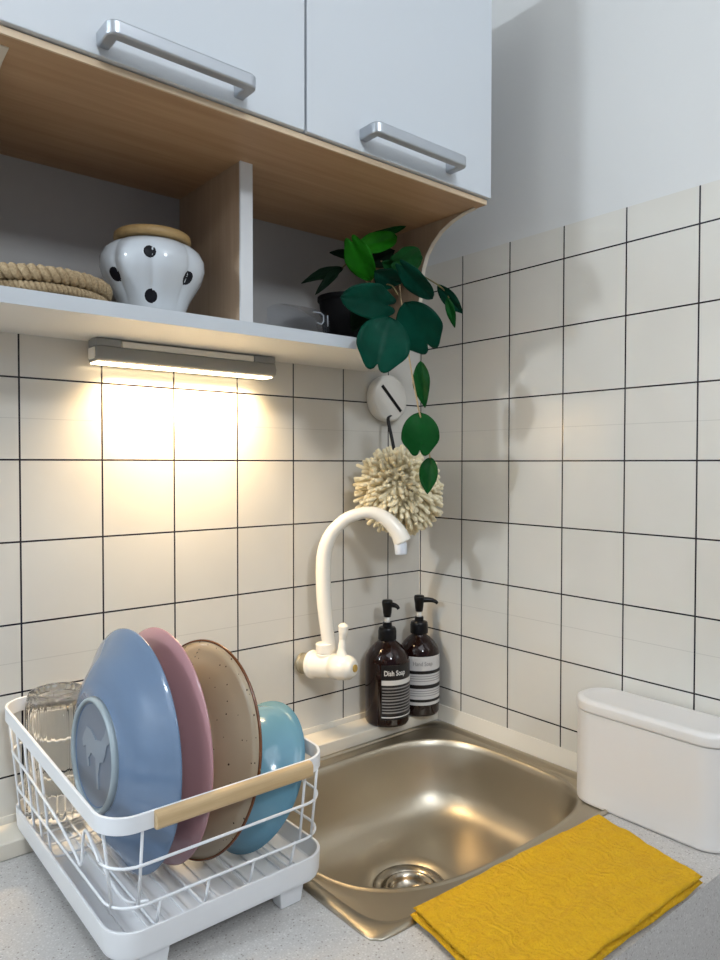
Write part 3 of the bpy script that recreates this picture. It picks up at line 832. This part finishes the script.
for x, y in ((-.652, ty0+.018), (-.505, ty0+.018), (-.652, -.085), (-.505, -.085)):
    bm = bmesh.new(); vs = box(bm, x-.015, y-.010, CT+.0004 if x < -.5 and not x > -.49 else zt+.0004, x+.015, y+.010, TZ0+.0016)
    for v in vs:
        if v.co.z < -.445: v.co.x = x+(v.co.x-x)*.8; v.co.y = y+(v.co.y-y)*.8
    rk('foot', bm, tray_plastic, bevel=.001)

# ------------------------------------------------------------ plates and bowls in the rack
def dish(name, label, cat, c, R_, psi, th, prof, m, group=None):
    """lathe axis = the direction the dish opens to; origin at rim centre; prof (r, z) with z<0 behind the rim"""
    nrm = Vector((math.cos(psi)*math.cos(th), math.sin(psi)*math.cos(th), math.sin(th)))
    t = thing(name, label, cat, c, group)
    t.rotation_mode = 'QUATERNION'; t.rotation_quaternion = nrm.to_track_quat('Z', 'Y')
    return t
glz_b = mat('blue_glaze', (.125, .185, .285), .07); glz_p = mat('pink_glaze', (.42, .225, .24), .15); glz_c = mat('sky_glaze', (.14, .31, .42), .15)
foot_b = mat('foot_grey_blue', (.13, .16, .21), .35)
speck = mat('speckled_tan', (.40, .30, .20), .12); n_ = N(speck)
v_ = n_.coord(); vo = n_.add('ShaderNodeTexVoronoi'); vo.inputs['Scale'].default_value = 240; n_.link(v_, vo.inputs['Vector'])
pk_ = n_.add('ShaderNodeSeparateColor'); n_.link(vo.outputs['Color'], pk_.inputs[0])
dk = n_.math('MULTIPLY', n_.math('LESS_THAN', pk_.outputs[0], .22), n_.math('LESS_THAN', n_.math('SUBTRACT', vo.outputs['Distance'], n_.math('MULTIPLY', pk_.outputs[1], .16)), .10))
bs = n_.ramp(n_.noise(v_, 9, 3), [(.3, (.30, .235, .155)), (.7, (.39, .32, .225))])
n_.link(n_.mix(dk, bs, (.05, .025, .015)), n_.b.inputs['Base Color'])
rim_b = mat('brown_rim', (.13, .045, .015), .2)

ZB = -.3935+.0017
def centre(xc, yc, R_, th): return Vector((xc, yc, flz+.0034+W+.0004+R_*math.cos(th)+.002))
# blue serving plate
Rb = .1205; cb_ = centre(-.6323, -.2172, Rb, -.052)
bl = dish('serving_plate', 'deep glossy blue plate standing on edge, leftmost in the dish rack', 'plate', cb_, Rb, .026, -.052, None, glz_b, 'dishes upright in the rack')
P = [(0, -.0320), (.049, -.0320), (.0505, -.0335), (.0520, -.0360), (.0535, -.0365), (.0548, -.0345), (.0560, -.0310), (.070, -.0290), (.084, -.0240), (.096, -.0150), (.106, -.0085), (.1145, -.0035), (Rb-.001, -.0006), (Rb, .0006), (Rb-.001, .0016), (.1145, -.0005), (.105, -.006), (.094, -.0125), (.082, -.021), (.068, -.0255), (0, -.0275)]
obj('plate_body', lathe([(a, b) for a, b in P], 128), glz_b, bl, smooth=True)
obj('foot_ring', lathe([(.0502, -.0334), (.0518, -.0364), (.0535, -.0371), (.0550, -.0352), (.0563, -.0308), (.0545, -.0310)], 96, closed=True), mat('foot_unglazed', (.30, .36, .39), .3), bl, smooth=True)
obj('foot_disc', lathe([(0, -.0326), (.0490, -.0326), (.0490, -.0318), (0, -.0318)], 64), foot_b, bl, smooth=False)
# embossed prancing-animal relief on the underside
sil = [(-.030, .008), (-.024, .016), (-.012, .015), (.000, .009), (.012, .011), (.020, .019), (.024, .028), (.029, .026), (.034, .018), (.031, .014), (.027, .012), (.024, .002), (.020, -.006), (.012, -.009), (.009, -.022), (.012, -.034), (.007, -.035), (.004, -.022), (.001, -.008), (-.010, -.006), (-.016, -.012), (-.013, -.020), (-.018, -.021), (-.022, -.010), (-.024, -.002), (-.031, -.006), (-.034, .001)]
qm = bl.rotation_quaternion.to_matrix()
up_l = qm.inverted()@Vector((0, 0, 1)); rt_l = Vector((0, 0, -1)).cross(up_l).normalized()
up_l.z = 0; up_l.normalize(); rt_l = -rt_l if (qm@rt_l).y > 0 else rt_l
bm = bmesh.new(); A0 = []; A1 = []
for x, y in sil:
    p = rt_l*(x+.004)*1.05+up_l*(y+.006)*1.05
    A0.append(bm.verts.new((p.x, p.y, -.0325))); A1.append(bm.verts.new((p.x*.985, p.y*.985, -.0336)))
bm.faces.new(A0); bm.faces.new(A1[::-1])
for i in range(len(sil)): bm.faces.new((A0[i], A0[(i+1) % len(sil)], A1[(i+1) % len(sil)], A1[i]))
bmesh.ops.triangulate(bm, faces=[f for f in bm.faces if len(f.verts) > 4])
obj('embossed_relief', bm, mat('relief_grey_blue', (.20, .24, .29), .3), bl)
# pink plate
Rp = .1190; cp = centre(-.6001, -.2205, Rp, -.049)
pl = dish('dinner_plate', 'pink plate standing on edge directly behind the blue one', 'plate', cp, Rp, .012, -.049, None, glz_p, 'dishes upright in the rack')
P = [(0, -.0180), (.058, -.0180), (.0595, -.0200), (.0615, -.0200), (.063, -.0175), (.078, -.0150), (.092, -.0095), (.103, -.0040), (Rp-.001, -.0008), (Rp, .0004), (Rp-.001, .0014), (.102, -.0015), (.091, -.0065), (.077, -.0125), (.062, -.0150), (0, -.0152)]
obj('plate_body', lathe(P, 128), glz_p, pl, smooth=True)
# tan speckled plate with brown rim
Rs = .1115; cs = centre(-.5628, -.2320, Rs, -.20)
tn = dish('speckled_plate', 'tan speckled plate with brown rim, between the pink plate and the blue bowl', 'plate', cs, Rs, .108, -.20, None, speck, 'dishes upright in the rack')
P = [(0, -.0200), (.045, -.0200), (.0465, -.0225), (.049, -.0225), (.0505, -.0195), (.064, -.0180), (.078, -.0135), (.090, -.0080), (.099, -.0030), (Rs-.0018, -.0004), (Rs-.0018, .0016), (.098, -.0005), (.089, -.0050), (.077, -.0110), (.063, -.0150), (0, -.0170)]
obj('plate_body', lathe(P, 128), speck, tn, smooth=True)
obj('brown_rim', lathe([(Rs-.0022, -.0008), (Rs-.0004, -.0002), (Rs, .0006), (Rs-.0004, .0016), (Rs-.0022, .0020)], 128, closed=True), rim_b, tn, smooth=True)
# sky-blue bowl
Rw = .0750
bw = dish('cereal_bowl', 'small sky blue bowl tipped on its side, rightmost in the dish rack', 'bowl', Vector((-.5010, -.2520, flz+.0034+W+.0007+Rw*math.cos(.50)+.004)), Rw, .0, -.50, None, glz_c, 'dishes upright in the rack')
P = [(0, -.0505), (.026, -.0505), (.0270, -.0530), (.0295, -.0530), (.0310, -.0500), (.042, -.0460), (.053, -.0370), (.061, -.0250), (.0665, -.0120), (.0690, -.0020), (Rw, .0000), (.0693, .0012), (.0672, -.0010), (.0645, -.0120), (.0590, -.0240), (.0510, -.0345), (.040, -.0430), (0, -.0475)]
P = [(a*Rw/.070 if a != .070 else Rw, b) for a, b in P]
obj('bowl_body', lathe(P, 96), glz_c, bw, smooth=True)

# ------------------------------------------------------------ glass tumbler upside down in the back of the rack
glass = mat('clear_glass', (.98, .985, .98), .02, 0, Transmission_Weight=1., IOR=1.32)
gx, gy = -.6535, -.0600
gl = thing('ribbed_glass', 'clear ribbed glass tumbler standing upside down in the back left of the dish rack', 'glass', (gx, gy, flz+W+.0036))
def ribs(t, r, z): return r*(1+.010*math.cos(26*t)) if (.010 < z < .072) else r
prof = [(.0325, 0), (.0345, .0010), (.0350, .003), (.0348, .012), (.0343, .045), (.0338, .090), (.0333, .130), (.0325, .142), (.0305, .1470), (.0275, .1485), (.0245, .1480), (.0220, .1450), (0, .1440), (0, .1340), (.0255, .1350), (.0300, .130), (.0310, .100), (.0318, .045), (.0323, .012), (.0325, .002)]
def ribfn(t, r, z): return r*(1+.020*math.cos(26*t)) if (.011 < z < .131 and r > .0329) else r
prof2 = []
for (a, b), (c_, d) in zip(prof, prof[1:]):
    prof2.append((a, b))
prof2.append(prof[-1])
obj('tumbler_body', lathe(prof2, 234, fn=ribfn), glass, gl, smooth=True)

# ------------------------------------------------------------ light
w = bpy.data.worlds.new('world'); S.world = w; w.use_nodes = True
bg = w.node_tree.nodes['Background']; bg.inputs[0].default_value = (.62, .76, 1, 1); bg.inputs[1].default_value = .20
def area(name, loc, target, sx, sy, power, color):
    L = bpy.data.lights.new(name, 'AREA'); L.shape = 'RECTANGLE'; L.size = sx; L.size_y = sy; L.energy = power; L.color = color
    o = bpy.data.objects.new(name, L); COL.objects.link(o); o.location = loc
    o.rotation_euler = (Vector(target)-Vector(loc)).to_track_quat('-Z', 'Y').to_euler(); return o
area('ceiling_lamp', (-.95, -2.40, 1.24), (-.6, -.2, .1), .30, .30, 23, (.86, .93, 1))
area('ceiling_fill', (-.75, -1.5, 1.27), (-.75, -1.5, 0), 1.1, 1.1, 9.5, (.90, .94, 1))  # broad overhead fill, added to keep the worktop from going dark; no fixture
led = area('led_strip', (-.466, -.031, .1192), (-.466, -.012, .0), .205, .012, 1.6, (1, .71, .38)); led.data.spread = math.radians(125)
P = bpy.data.lights.new('wall_light', 'POINT'); P.energy = 50; P.color = (.80, .90, 1); P.shadow_soft_size = .035
po = bpy.data.objects.new('wall_light', P); COL.objects.link(po); po.location = (-2.4, -.13, .76)

vs = S.view_settings; vs.view_transform = 'Standard'; vs.look = 'None'; vs.exposure = .12; vs.gamma = 1
try: vs.use_curve_mapping = False
except Exception: pass
S.cycles.max_bounces = 10
